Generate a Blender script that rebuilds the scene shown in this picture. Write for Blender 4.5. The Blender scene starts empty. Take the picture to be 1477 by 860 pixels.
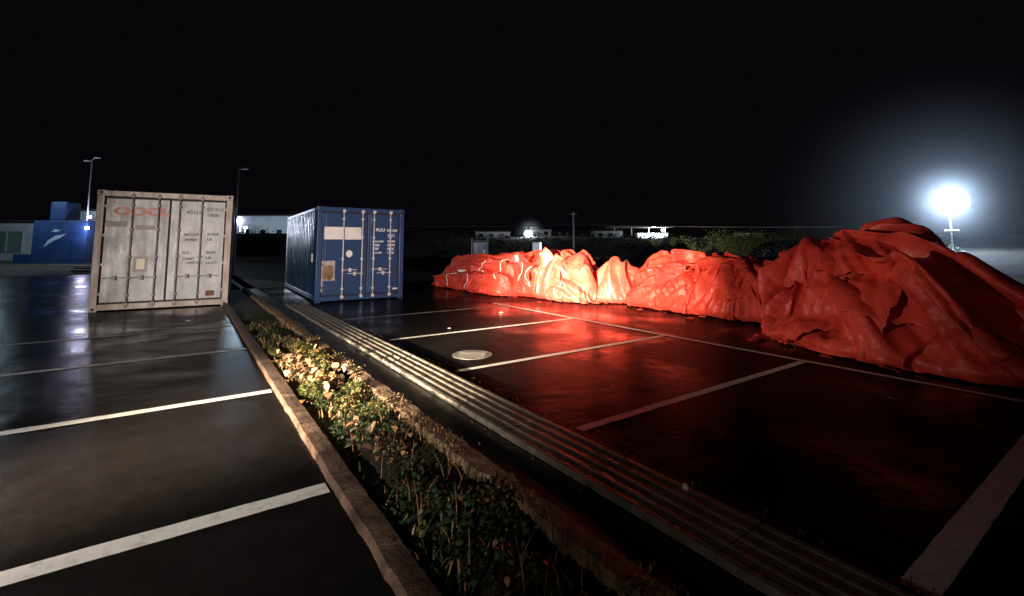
import bpy, bmesh, math, random
import numpy as np
from mathutils import Vector, Matrix
R = math.radians
scene = bpy.context.scene
col = scene.collection

# ------------------------------------------------------------------ camera
CAM_H = 1.62
cam_d = bpy.data.cameras.new('camera')
cam = bpy.data.objects.new('camera', cam_d); col.objects.link(cam)
cam.location = (0, 0, CAM_H)
cam.rotation_euler = (math.pi/2 + 0.0928, 0, 0)
cam_d.sensor_width = 36.0
cam_d.lens = 670.67/1477*36
cam_d.shift_y = -0.0926
cam_d.clip_start = 0.05
cam_d.clip_end = 2000
scene.camera = cam

# ------------------------------------------------------------------ night sky
world = bpy.data.worlds.new('World'); scene.world = world; world.use_nodes = True
wn = world.node_tree.nodes; bg = wn['Background']
bg.inputs['Color'].default_value = (0.62, 0.40, 0.66, 1)
bg.inputs['Strength'].default_value = 0.0036

# ------------------------------------------------------------------ exposure
scene.view_settings.view_transform = 'Standard'
scene.view_settings.look = 'None'
scene.view_settings.exposure = 0.0
scene.view_settings.gamma = 1.0
scene.view_settings.use_curve_mapping = False
scene.cycles.max_bounces = 7
scene.cycles.diffuse_bounces = 3
scene.cycles.glossy_bounces = 4
scene.cycles.volume_bounces = 0
scene.cycles.caustics_reflective = False
scene.cycles.caustics_refractive = False
scene.cycles.sample_clamp_indirect = 6.0
scene.cycles.use_denoising = True

def spot(name, loc, target, watts, colr, deg, blend, size=0.08, scale=(1,1,1)):
    d = bpy.data.lights.new(name, 'SPOT'); d.energy = watts; d.color = colr
    d.spot_size = R(deg); d.spot_blend = blend; d.shadow_soft_size = size
    o = bpy.data.objects.new(name, d); col.objects.link(o)
    o.location = loc
    o.rotation_euler = (Vector(target)-Vector(loc)).to_track_quat('-Z', 'Y').to_euler()
    o.scale = scale
    return o
FLOOD_W, MIST = 9000, .02
# headlamps of vehicles behind and left of the photographer, and an added fill spot
spot('headlamp_high_beam', (-6.0, -2.5, 1.1), (2.1, 14.4, 0.9), 230000, (1.0, .84, .62), 12.0, .9, .05)
spot('headlamp_skirt', (-6.1, -2.4, 1.2), (2.0, 13.8, 0.9), 75000, (1.0, .80, .58), 29, 1.0, .05)
spot('headlamp_spread', (-8.6, 2.9, 1.7), (4.9, 9.3, 1.5), 3500, (1.0, .84, .74), 36, 1.0, .06)
spot('headlamp_far_side', (-2.0, -5.0, 2.0), (3.4, 6.5, 0.4), 210, (1.0, .86, .76), 60, 1.0, .06)  # added fill for the near painted lines
spot('headlamp_low_beam', (-3.0, -8.5, 2.3), (-4.3, 10.5, 0.3), 19000, (1.0, .90, .81), 42, 1.0, .06)

# ------------------------------------------------------------------ lot frame: v across the bays, u along the kerbs
A0 = 0.6072
CA, SA = math.cos(A0), math.sin(A0)
def lot(v, u, z=0.0):
    return (v*CA-u*SA, v*SA+u*CA, z)

# ------------------------------------------------------------------ material helpers
def mat(name, base=(.5,.5,.5), rough=.5, metal=0.0, spec=.5):
    m = bpy.data.materials.new(name); m.use_nodes = True
    b = m.node_tree.nodes['Principled BSDF']
    b.inputs['Base Color'].default_value = (*base, 1)
    b.inputs['Roughness'].default_value = rough
    b.inputs['Metallic'].default_value = metal
    b.inputs['Specular IOR Level'].default_value = spec
    return m
def nodes(m):
    return m.node_tree.nodes, m.node_tree.links, m.node_tree.nodes['Principled BSDF']
def noise(m, scale, detail=6, rough=.6, obj=True, stretch=(1,1,1), dist=0.0):
    n, l, b = nodes(m)
    t = n.new('ShaderNodeTexCoord'); mp = n.new('ShaderNodeMapping'); mp.inputs['Scale'].default_value = stretch
    l.new(t.outputs['Object'], mp.inputs['Vector'])
    x = n.new('ShaderNodeTexNoise'); x.inputs['Scale'].default_value = scale
    x.inputs['Detail'].default_value = detail; x.inputs['Roughness'].default_value = rough
    x.inputs['Distortion'].default_value = dist
    l.new(mp.outputs['Vector'], x.inputs['Vector'])
    return x
def ramp(m, src, stops):
    n, l, b = nodes(m)
    r = n.new('ShaderNodeValToRGB'); e = r.color_ramp.elements
    while len(e) < len(stops): e.new(.5)
    for k, (p, c) in enumerate(stops):
        e[k].position = p; e[k].color = (*c, 1) if len(c) == 3 else c
    l.new(src, r.inputs['Fac']); return r
def bump(m, src, strength, dist, prev=None):
    n, l, b = nodes(m)
    x = n.new('ShaderNodeBump'); x.inputs['Strength'].default_value = strength; x.inputs['Distance'].default_value = dist
    l.new(src, x.inputs['Height'])
    if prev: l.new(prev.outputs['Normal'], x.inputs['Normal'])
    l.new(x.outputs['Normal'], b.inputs['Normal']); return x
def g3(v): return (v, v, v)
def noisy(name, c0, c1, scale, rough=.5, bmp=0, bscale=60, bd=.01, metal=0, lo=.35, hi=.65, stretch=(1,1,1), rvar=.15):
    m = mat(name, c0, rough, metal); n, l, b = nodes(m)
    x = noise(m, scale, stretch=stretch); r = ramp(m, x.outputs['Fac'], [(lo, c0), (hi, c1)])
    l.new(r.outputs['Color'], b.inputs['Base Color'])
    rr = ramp(m, x.outputs['Fac'], [(.3, g3(max(0,rough-rvar))), (.7, g3(min(1,rough+rvar)))])
    l.new(rr.outputs['Color'], b.inputs['Roughness'])
    if bmp: bump(m, noise(m, bscale, 4).outputs['Fac'], bmp, bd)
    return m
def emit(name, c, s):
    m = mat(name, (0,0,0), .5); n, l, b = nodes(m)
    b.inputs['Emission Color'].default_value = (*c, 1); b.inputs['Emission Strength'].default_value = s
    return m

# ---- wet asphalt
def asphalt():
    m = mat('wet_asphalt', (.02,.02,.02), .35); n, l, b = nodes(m)
    big = noise(m, .45, 4, .55, dist=.4); fine = noise(m, 160, 3, .7); midn = noise(m, 5, 5, .6)
    cr = ramp(m, midn.outputs['Fac'], [(.3, (.009,.0078,.0076)), (.7, (.0135,.0118,.0114))])
    sp = ramp(m, fine.outputs['Fac'], [(.45, g3(.65)), (.72, g3(1.9))])
    mx = n.new('ShaderNodeMix'); mx.data_type = 'RGBA'; mx.blend_type = 'MULTIPLY'; mx.inputs['Factor'].default_value = 1
    l.new(cr.outputs['Color'], mx.inputs['A']); l.new(sp.outputs['Color'], mx.inputs['B'])
    l.new(mx.outputs['Result'], b.inputs['Base Color'])
    rg = ramp(m, big.outputs['Fac'], [(.34, g3(.13)), (.46, g3(.20)), (.64, g3(.27))])
    l.new(rg.outputs['Color'], b.inputs['Roughness'])
    hs = ramp(m, big.outputs['Fac'], [(.36, g3(.03)), (.5, g3(.5)), (.65, g3(1))])
    hm = n.new('ShaderNodeMath'); hm.operation = 'MULTIPLY'
    l.new(fine.outputs['Fac'], hm.inputs[0]); l.new(hs.outputs['Color'], hm.inputs[1])
    bp = bump(m, hm.outputs[0], .55, .004)
    bump(m, midn.outputs['Fac'], .25, .02, bp)
    sl = ramp(m, big.outputs['Fac'], [(.34, g3(.13)), (.42, g3(.02)), (.5, g3(.004))])
    l.new(sl.outputs['Color'], b.inputs['Specular IOR Level'])
    return m
M = {}
M['asphalt'] = asphalt()
M['asphalt_path'] = noisy('dark_path_asphalt', (.012,.010,.010), (.024,.020,.019), 6, .42, .5, 120, .004)
M['soil'] = noisy('wet_soil', (.018,.011,.008), (.045,.028,.018), 9, .75, .8, 40, .03)
M['terrain'] = noisy('rough_ground', (.030,.026,.018), (.075,.062,.045), .25, .9, .5, 3, .1)
M['paint'] = noisy('worn_road_paint', (.44,.42,.39), (.72,.70,.66), 12, .45, .4, 150, .003, lo=.25, hi=.5)
M['paint_old'] = noisy('faded_road_paint', (.10,.095,.09), (.48,.46,.43), 7, .45, .4, 150, .003, lo=.36, hi=.6)
M['kerb'] = noisy('stained_kerb_concrete', (.030,.016,.010), (.12,.072,.046), 5, .7, .7, 45, .012)
M['kerb_dirt'] = noisy('mossy_kerb_concrete', (.07,.042,.022), (.24,.15,.085), 7, .8, .9, 30, .02)
M['gutter'] = noisy('channel_concrete', (.085,.075,.058), (.23,.20,.155), 6, .5, .5, 70, .006)
M['conc'] = noisy('plain_concrete', (.10,.10,.10), (.2,.2,.19), 2, .8, .4, 30, .01)
M['steel'] = noisy('galvanised_steel', (.45,.46,.48), (.62,.63,.66), 3, .45, metal=.3)
M['lamp_shell'] = mat('lamp_shell', (.75,.75,.75), .4)
M['cover'] = noisy('worn_iron_cover', (.11,.10,.09), (.19,.175,.16), 10, .4, .5, 60, .004)
M['flood'] = emit('lit_floodlight_lens', (.85,.93,1.0), 40)

# ------------------------------------------------------------------ mesh builder
class MB:
    def __init__(s): s.v = []; s.f = []; s.m = []
    def add(s, vs, fs, mi=0):
        o = len(s.v); s.v += [tuple(p) for p in vs]; s.f += [tuple(i+o for i in f) for f in fs]; s.m += [mi]*len(fs)
    def box(s, x0, x1, y0, y1, z0, z1, mi=0):
        s.add([(x0,y0,z0),(x1,y0,z0),(x1,y1,z0),(x0,y1,z0),(x0,y0,z1),(x1,y0,z1),(x1,y1,z1),(x0,y1,z1)],
              [(0,3,2,1),(4,5,6,7),(0,1,5,4),(1,2,6,5),(2,3,7,6),(3,0,4,7)], mi)
    def tube(s, pts, r, seg=8, mi=0, caps=True):
        pts = [Vector(p) for p in pts]; n = len(pts); rs = r if isinstance(r, (list, tuple)) else [r]*n
        o = len(s.v)
        for k, p in enumerate(pts):
            d = (pts[min(k+1,n-1)]-pts[max(k-1,0)]).normalized()
            a = d.cross(Vector((0,0,1)) if abs(d.z) < .9 else Vector((1,0,0))).normalized(); b_ = d.cross(a)
            for j in range(seg):
                t = 2*math.pi*j/seg; s.v.append(tuple(p+(a*math.cos(t)+b_*math.sin(t))*rs[k]))
        for k in range(n-1):
            for j in range(seg):
                s.f.append((o+k*seg+j, o+k*seg+(j+1)%seg, o+(k+1)*seg+(j+1)%seg, o+(k+1)*seg+j)); s.m.append(mi)
        if caps:
            s.f.append(tuple(o+j for j in reversed(range(seg)))); s.m.append(mi)
            s.f.append(tuple(o+(n-1)*seg+j for j in range(seg))); s.m.append(mi)
    def build(s, name, mats, parent=None, smooth=False, bevel=0, loc=None, rotz=None):
        me = bpy.data.meshes.new(name); me.from_pydata(s.v, [], s.f)
        if not isinstance(mats, (list, tuple)): mats = [mats]
        for x in mats: me.materials.append(x)
        me.polygons.foreach_set('material_index', s.m)
        if smooth: me.polygons.foreach_set('use_smooth', [True]*len(me.polygons))
        me.update()
        o = bpy.data.objects.new(name, me); col.objects.link(o)
        if parent: o.parent = parent
        if loc is not None: o.location = loc
        if rotz is not None: o.rotation_euler.z = rotz
        if bevel:
            b = o.modifiers.new('bevel', 'BEVEL'); b.width = bevel; b.segments = 2; b.limit_method = 'ANGLE'
        return o
def tag(o, label=None, cat=None, group=None, kind=None):
    if label: o['label'] = label
    if cat: o['category'] = cat
    if group: o['group'] = group
    if kind: o['kind'] = kind
    return o
def empty(name, loc, rotz=0.0):
    o = bpy.data.objects.new(name, None); col.objects.link(o); o.location = loc; o.rotation_euler.z = rotz
    o.empty_display_size = .2
    return o
def text_mesh(name, body, size, m, parent, loc, rot, sx=1.0, depth=.002, bold=0.0):
    c = bpy.data.curves.new(name, 'FONT'); c.body = body; c.size = size; c.extrude = depth; c.offset = bold; c.resolution_u = 3
    tmp = bpy.data.objects.new('tmp', c); col.objects.link(tmp)
    bpy.context.view_layer.update()
    me = bpy.data.meshes.new_from_object(tmp.evaluated_get(bpy.context.evaluated_depsgraph_get()))
    bpy.data.objects.remove(tmp); bpy.data.curves.remove(c)
    me.materials.clear(); me.materials.append(m)
    o = bpy.data.objects.new(name, me); col.objects.link(o); o.parent = parent
    o.location = loc; o.rotation_euler = rot; o.scale = (sx, 1, 1)
    return o

def seg_bump(X,Y,a,b,ha,hb,ra,rb,p=2.2):
    """rounded ridge between a and b (lot coords) with heights ha..hb and half widths ra..rb"""
    ax,ay=a; bx,by=b; dx,dy=bx-ax,by-ay; L=dx*dx+dy*dy+1e-9
    t=np.clip(((X-ax)*dx+(Y-ay)*dy)/L,0,1)
    d=np.hypot(X-(ax+t*dx),Y-(ay+t*dy)); r=ra+(rb-ra)*t; h=ha+(hb-ha)*t
    return h*np.clip(1-(d/r)**p,0,1)**(1/p*1.1)
def cloth(c,theta,ext,crumple,ridges,seed,res=.085,steps=(70,50),relief=.12,lift=.35,folds=(),stiff=.25):
    """drape an oversized sheet over a heap; PBD with a heightfield collider. returns verts (lot coords), grid size"""
    rng=np.random.default_rng(seed)
    # collider raster
    R=max(ext)*.75+1.5; n=int(2*R/.04); gx=c[0]-R+np.arange(n)*.04; gy=c[1]-R+np.arange(n)*.04
    GX,GY=np.meshgrid(gx,gy,indexing='ij'); H=np.zeros_like(GX)
    for a,b,ha,hb,ra,rb in ridges: H=np.maximum(H,seg_bump(GX,GY,a,b,ha,hb,ra,rb))
    for f,am in ((.9,.5),(1.9,.3),(3.9,.15)):
        ph=rng.uniform(0,6.28,6); w=rng.normal(0,1,(6,2))*f*1.6
        N=sum(np.sin(w[k,0]*GX+w[k,1]*GY+ph[k]) for k in range(6))/6
        H=H+N*am*relief*2.2*np.clip(H,0,1)
    S0=np.clip(H,0,.7)/.7
    for ang,wl,am,wf in folds:
        ph=rng.uniform(0,6.28,8); w=rng.normal(0,1,(8,2))*wf
        W=sum(np.sin(w[k,0]*GX+w[k,1]*GY+ph[k]) for k in range(8))*.30
        W2=sum(np.sin(w[k,1]*1.3*GX-w[k,0]*.9*GY+ph[k]*2) for k in range(8))*.25
        q=(-GX*np.sin(ang)+GY*np.cos(ang))/wl+W
        H=H+am*(1.2*np.abs(np.sin(math.pi*q))**.8-.75)*S0*(.55+.6*W2)
    H=np.maximum(H,0)
    for _ in range(1): H[1:-1,1:-1]=(H[1:-1,1:-1]*2+H[2:,1:-1]+H[:-2,1:-1]+H[1:-1,2:]+H[1:-1,:-2])/6
    DX,DY=np.gradient(H,.04)
    ct,st=np.cos(theta),np.sin(theta)
    def smooth_noise(shape,k):
        s=rng.normal(0,1,(shape[0]//k+3,shape[1]//k+3))
        i=np.linspace(0,s.shape[0]-1.001,shape[0]); j=np.linspace(0,s.shape[1]-1.001,shape[1])
        i0=i.astype(int); j0=j.astype(int); fi=(i-i0)[:,None]; fj=(j-j0)[None]
        fi=fi*fi*(3-2*fi); fj=fj*fj*(3-2*fj)
        return (s[i0][:,j0]*(1-fi)*(1-fj)+s[i0+1][:,j0]*fi*(1-fj)+s[i0][:,j0+1]*(1-fi)*fj+s[i0+1][:,j0+1]*fi*fj)
    def solve(P,ra,rb,steps,its,bend,g,jit):
        V=np.zeros_like(P)
        na,nb=P.shape[:2]
        def con(A,B,L,k,onlymin=False):
            d=P[B]-P[A]; l=np.sqrt((d*d).sum(-1,keepdims=True))+1e-9
            e=(l-L)/l*.5*k
            if onlymin: e=np.minimum(e,0)
            P[A]+=d*e; P[B]-=d*e
        S=slice
        groups=[]
        for o in (0,1):
            m=(na-o)//2*2; groups.append(((S(o,o+m,2),S(None)),(S(o+1,o+m,2),S(None)),ra,1.,False))
            m=(nb-o)//2*2; groups.append(((S(None),S(o,o+m,2)),(S(None),S(o+1,o+m,2)),rb,1.,False))
        dg=np.hypot(ra,rb)
        for o in (0,1):
            m=(na-o)//2*2
            groups.append(((S(o,o+m,2),S(0,nb-1)),(S(o+1,o+m,2),S(1,nb)),dg,.35,False))
            groups.append(((S(o,o+m,2),S(1,nb)),(S(o+1,o+m,2),S(0,nb-1)),dg,.35,False))
        for o in (0,1,2,3):
            if o<2: pass
            idx=np.arange(na-2); sel=idx[(idx%4)==o]; groups.append(((sel,S(None)),(sel+2,S(None)),2*ra*.93,bend,True))
            idx=np.arange(nb-2); sel=idx[(idx%4)==o]; groups.append(((S(None),sel),(S(None),sel+2),2*rb*.93,bend,True))
        for s in range(steps):
            V*=.93; V[...,2]-=g; O=P.copy(); P=P+V
            if s<steps*.5: P[...,2]+=jit*(rng.random(P.shape[:2])-.5)
            for it in range(its):
                for A,B,L,k,om in groups: con(A,B,L,k,om)
                x=np.clip((P[...,0]-gx[0])/.04,0,n-1.01); y=np.clip((P[...,1]-gy[0])/.04,0,n-1.01)
                i=x.astype(int); j=y.astype(int); fx=x-i; fy=y-j
                h=H[i,j]*(1-fx)*(1-fy)+H[i+1,j]*fx*(1-fy)+H[i,j+1]*(1-fx)*fy+H[i+1,j+1]*fx*fy
                hx=DX[i,j]; hy=DY[i,j]; pen=h+.012-P[...,2]; m=pen>0
                k=np.where(m,pen/(1+hx*hx+hy*hy),0)
                P[...,0]-=hx*k; P[...,1]-=hy*k; P[...,2]+=k
                P[...,2]=np.maximum(P[...,2],.012)
                if it==its-1:   # friction
                    D=P-O; D[m]*=.55; P=O+D
            V=P-O
            vm=np.sqrt((V*V).sum(-1,keepdims=True)); V*=np.minimum(1,.06/(vm+1e-9))
        return P
    na=int(ext[0]*crumple[0]/res)+1; nb=int(ext[1]*crumple[1]/res)+1
    A=np.linspace(-.5,.5,na)[:,None]*ext[0]+np.zeros((1,nb)); B=np.linspace(-.5,.5,nb)[None]*ext[1]+np.zeros((na,1))
    A=A+smooth_noise((na,nb),6)*.16; B=B+smooth_noise((na,nb),6)*.16
    X=c[0]+A*ct-B*st; Y=c[1]+A*st+B*ct
    i=np.clip(((X-gx[0])/.04).astype(int),0,n-1); j=np.clip(((Y-gy[0])/.04).astype(int),0,n-1)
    Z=H[i,j]+lift+.12*smooth_noise((na,nb),5)
    P=np.stack([X,Y,Z],-1)
    P=solve(P,res,res,steps[0],5,stiff,.006,.03)
    # refine x2
    def up(P):
        na,nb=P.shape[:2]; Q=np.zeros((2*na-1,2*nb-1,3))
        Q[::2,::2]=P; Q[1::2,::2]=(P[1:]+P[:-1])/2; Q[:,1::2]=(Q[:,2::2]+Q[:,:-2:2])/2
        return Q
    P=up(P)
    P=solve(P,res*.53,res*.53,steps[1],4,.3,.004,.008)
    return P

def postfold(P, src, layers, seed, unroll=.7, sharp=False):
    """push sharp-creased folds that fan out from a gathering point into the sheet, tops leaning over like waves"""
    rng=np.random.default_rng(seed)
    for (k,amp,wf,wa,lean,par) in layers:
        du=np.gradient(P,axis=0); dv=np.gradient(P,axis=1); N=np.cross(du,dv); N/=np.linalg.norm(N,axis=-1,keepdims=True)+1e-9
        N*=np.where(N[...,2:].mean()<0,-1,1)
        for _ in range(6):
            N[1:-1,1:-1]=(N[1:-1,1:-1]+N[2:,1:-1]+N[:-2,1:-1]+N[1:-1,2:]+N[1:-1,:-2])/5
        x=P[...,0]-unroll*(P[...,2].max()-P[...,2])*0-unroll*(1.0-P[...,2])*1.0; y=P[...,1]
        ph=rng.uniform(0,6.28,8); w=rng.normal(0,1,(8,2))*wf
        W=sum(np.sin(w[i,0]*x+w[i,1]*y+ph[i]) for i in range(8))*wa
        if par is None:
            ang=np.arctan2(x-src[0],y-src[1]+1e-6); ang=np.where(ang>1.6,ang-2*math.pi,ang)
            r=np.hypot(x-src[0],y-src[1]); q=ang*k+W; env=np.clip(r/.8,0,1)
            per=np.stack([y-src[1],-(x-src[0]),0*x],-1)/(r[...,None]+.05)
        else:
            q=(-x*math.sin(par)+y*math.cos(par))*k+W; env=1.0
            per=np.stack([-math.sin(par)+0*x,math.cos(par)+0*x,0*x],-1)
        hs=rng.uniform(.25,1.0,512); i=np.floor(q).astype(int); f=q-i
        hh=hs[i%512]
        M2=.55+.6*sum(np.sin(w[j,1]*1.7*x-w[j,0]*1.4*y+ph[j]*3) for j in range(8))*.22
        prof=(.65*np.abs(np.sin(math.pi*f))**.5+.5*(1-np.abs(2*f-1)))*hh
        if sharp: prof=(1-np.abs(np.sin(math.pi*f))**.75)*hh+.2
        a=amp*env*np.clip(M2,0.05,1.2)*np.clip(P[...,2]/1.1,.12,1)**.8
        P=P+N*((prof-.42)*a)[...,None]+per*(lean*a*np.sin(2*math.pi*f)*.25*hh)[...,None]
        P[...,2]=np.maximum(P[...,2],.010)
    return P

def match_profile(P, prof, get=False):
    """scale heights so the crest follows given heights along u"""
    u=P[...,1]; z=P[...,2]; lo,hi=u.min(),u.max(); nb=40
    k=np.clip(((u-lo)/(hi-lo)*nb).astype(int),0,nb-1); mx=np.zeros(nb); np.maximum.at(mx,k.ravel(),z.ravel())
    for _ in range(3): mx[1:-1]=(mx[1:-1]*2+mx[2:]+mx[:-2])/4
    cen=lo+(np.arange(nb)+.5)/nb*(hi-lo)
    pu=[p[0] for p in prof]; ph=[p[1] for p in prof]
    tgt=np.interp(cen,pu,ph); s=np.clip(tgt/np.maximum(mx,.3),.45,1.6)
    if get: return lambda Q: np.interp(Q[...,1],cen,s)
    P[...,2]=z*np.interp(u,cen,s)
    return P

def offset_out(P, d):
    du=np.gradient(P,axis=0); dv=np.gradient(P,axis=1); N=np.cross(du,dv); N/=np.linalg.norm(N,axis=-1,keepdims=True)+1e-9
    N*=np.where(N[...,2:].mean()<0,-1,1)
    for _ in range(10): N[1:-1,1:-1]=(N[1:-1,1:-1]+N[2:,1:-1]+N[:-2,1:-1]+N[1:-1,2:]+N[1:-1,:-2])/5
    return P+N*d
# ================================================================== THE SETTING
rng = np.random.default_rng(11)
def sheet(name, pts, z, m, kind='structure'):
    b = MB(); b.add([(x, y, z) for x, y in pts], [tuple(range(len(pts)))])
    return tag(b.build(name, m), kind=kind)
# rising open ground out to the horizon
def terrain_z(x, y):
    d = math.hypot(x, y)
    t = min(max((d-42)/70, 0), 1); t = t*t*(3-2*t)
    side = 1.0 if x > -20 else max(.25, 1-(-20-x)/40)
    return -.03 + t*3.6*side*(1+.10*math.sin(x*.06+1)+.06*math.sin(x*.17)) + (max(0, d-112)*.004)
b = MB(); NR, NA = 60, 120
rad = [0]+[6*1.085**k for k in range(NR)]
vs = [(0, 0, -.03)]
for r in rad[1:]:
    for j in range(NA):
        t = 2*math.pi*j/NA; x, y = r*math.cos(t), r*math.sin(t); vs.append((x, y, terrain_z(x, y)))
fs = [(0, 1+j, 1+(j+1) % NA) for j in range(NA)]
for k in range(NR-1):
    for j in range(NA):
        a = 1+k*NA+j; c = 1+k*NA+(j+1) % NA; fs.append((a, a+NA, c+NA, c))
b.add(vs, fs); tag(b.build('terrain', M['terrain'], smooth=True), kind='structure')

def lotrect(name, v0, v1, u0, u1, z, m, kind='structure'):
    return sheet(name, [lot(v0,u0)[:2], lot(v1,u0)[:2], lot(v1,u1)[:2], lot(v0,u1)[:2]], z, m, kind)
lotrect('parking_lot', -42, 26, -14, 36, 0, M['asphalt'])
lotrect('planting_strip_soil', 1.03, 1.75, -4, 30, .004, M['soil'])
lotrect('footpath', 1.92, 2.28, -4, 30, .004, M['asphalt_path'])

lotrect('verge', -1.2, 14, 20.5, 36, .004, M['terrain'])  # matte sheet laid to keep the hall's reflection off the ground
def line(v0, u0, v1, u1, w, m, z=.004):
    a = Vector((v0, u0)); c = Vector((v1, u1)); d = (c-a).normalized(); n = Vector((-d.y, d.x))*w/2
    b = MB(); N = max(2, int((c-a).length/.12)); vs = []
    for k in range(N+1):
        p = a+(c-a)*k/N
        for s in (-1, 1):
            q = p+n*s*(1+rng.uniform(-.05, .05)); vs.append(lot(q.x, q.y, z))
    b.add(vs, [(2*k, 2*k+2, 2*k+3, 2*k+1) for k in range(N)])
    return tag(b.build('painted_line', m), kind='structure')
for u in (3.42, 5.98, 8.62): line(.86, u, -5.2, u+.04*0, .13 if u > 3.5 else .15, M['paint'] if u < 8 else M['paint_old'])
line(.86, 11.2, -5.2, 11.2, .09, M['paint_old'])
for u, m in ((3.19, 'paint'), (5.53, 'paint'), (7.99, 'paint'), (10.75, 'paint_old')):
    line(2.93, u, 7.2, u, .10, M[m])
line(2.9, .84, 7.2, .84, .15, M['paint'])
line(7.26, 11.4, 7.26, -4, .10, M['paint'], .008)

# kerbs with broken mortar edges
def kerb(v0, v1, u0, u1, z1, m, jag, seg=1.0):
    N = int((u1-u0)/.05); L = []; 
    ja = rng.normal(0, jag, N+1); jb = rng.normal(0, jag, N+1)
    for k in range(1, N): ja[k] = ja[k]*.5+ja[k-1]*.5; jb[k] = jb[k]*.5+jb[k-1]*.5
    b = MB(); vs = []
    for k in range(N+1):
        u = u0+(u1-u0)*k/N
        gap = .004 if abs((u/seg) % 1-.5) < .025 else 0
        t = z1-gap*1.2+rng.normal(0, .0012)
        a, c = v0+ja[k], v1+jb[k]
        for v, z in ((a-.004, -.02), (a, t-.016), (a+.014, t), ((a+c)/2, t+.002), (c-.014, t), (c, t-.016), (c+.004, -.02)):
            vs.append(lot(v, u, z))
    b.add(vs, [(k*7+j, k*7+j+1, k*7+8+j, k*7+7+j) for k in range(N) for j in range(6)])
    return tag(b.build('kerb', m, smooth=False), kind='structure')
kerb(.885, 1.035, -4, 20, .055, M['kerb'], .005)
kerb(1.73, 1.905, -4, 20, .075, M['kerb_dirt'], .016)

# drainage channel: four raised concrete ribs with shallow grooves
b = MB(); prof = [(2.30,-.02),(2.302,.050),(2.33,.052)]
for k in range(4):
    c = 2.36+k*.107
    prof += [(c-.02,.052),(c-.012,.045),(c+.052,.045),(c+.060,.052)]
prof += [(2.775,.052),(2.778,-.02)]
us = np.sort(np.concatenate([np.arange(-4, 14.2, .1)+.03]+[np.arange(-4, 14, 1.0)+.5+e for e in (-.008, 0, .008)])); jog = rng.normal(0, .004, 64); vs = []; n = len(prof)
for u in us:
    notch = .022 if abs((u % 1)-.5) < .002 else 0; wob = .004*math.sin(u*1.3)+jog[int(u-.5+20)]+rng.normal(0,.0004)
    for v, z in prof: vs.append(lot(v+wob, u, z-(notch if z > 0 else 0)+rng.normal(0,.0002)))
b.add(vs, [(k*n+j, k*n+j+1, (k+1)*n+j+1, (k+1)*n+j) for k in range(len(us)-1) for j in range(n-1)])
tag(b.build('drainage_channel', M['gutter']), kind='structure')

# manhole cover
def disc(b, cx, cy, r, z0, z1, seg=40, mi=0):
    b.add([(cx+r*math.cos(2*math.pi*k/seg), cy+r*math.sin(2*math.pi*k/seg), z) for z in (z0, z1) for k in range(seg)],
          [tuple(range(seg, 2*seg))]+[(k, (k+1) % seg, seg+(k+1) % seg, seg+k) for k in range(seg)], mi)
mh = lot(3.60, 6.23)
b = MB(); disc(b, 0, 0, .30, 0, .005)
t = tag(b.build('manhole_cover', M['cover'], loc=mh), 'pale round manhole cover set flush in the wet parking bay', 'manhole cover')
b = MB()
for k in range(5): b.box(-.2+0*k, .2, -.18+k*.08, -.15+k*.08, .005, .0065)
b.build('rib', M['cover'], t)

# ---- leaves and ground cover of the planting strip
def leaf_mesh(specs, wid=.5):
    """specs: (origin, azimuth, pitch, length, matidx, width)"""
    V = []; F = []; I = []
    for (o, az, pt, L, mi, w) in specs:
        ca, sa = math.cos(az), math.sin(az); k = len(V)
        for t, ww, dr in ((0,.12,0),(.35,1,.02),(.7,.75,-.06),(1,.03,-.28)):
            f = t*L; hz = f*math.cos(pt); zz = f*math.sin(pt)+dr*L
            for s in (-1, 1):
                sd = s*ww*w*L*.5
                V.append((o[0]+ca*hz-sa*sd, o[1]+sa*hz+ca*sd, o[2]+zz+abs(sd)*.35))
        for q in range(3): F.append((k+2*q, k+2*q+1, k+2*q+3, k+2*q+2)); I.append(mi)
    return V, F, I
def leafmat(name, c0, c1, rough=.5):
    m = noisy(name, c0, c1, 14, rough, .3, 60, .004)
    nodes(m)[2].inputs['Specular IOR Level'].default_value = .4
    return m
LM = [leafmat('leaf_green', (.024,.034,.010), (.07,.08,.024)), leafmat('leaf_yellow_green', (.09,.08,.022), (.20,.16,.05)),
      leafmat('leaf_dark', (.012,.022,.009), (.03,.05,.02)), leafmat('leaf_dry_brown', (.10,.048,.02), (.28,.15,.07), .6),
      leafmat('leaf_dry_pale', (.17,.115,.065), (.30,.21,.13), .6)]
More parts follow.
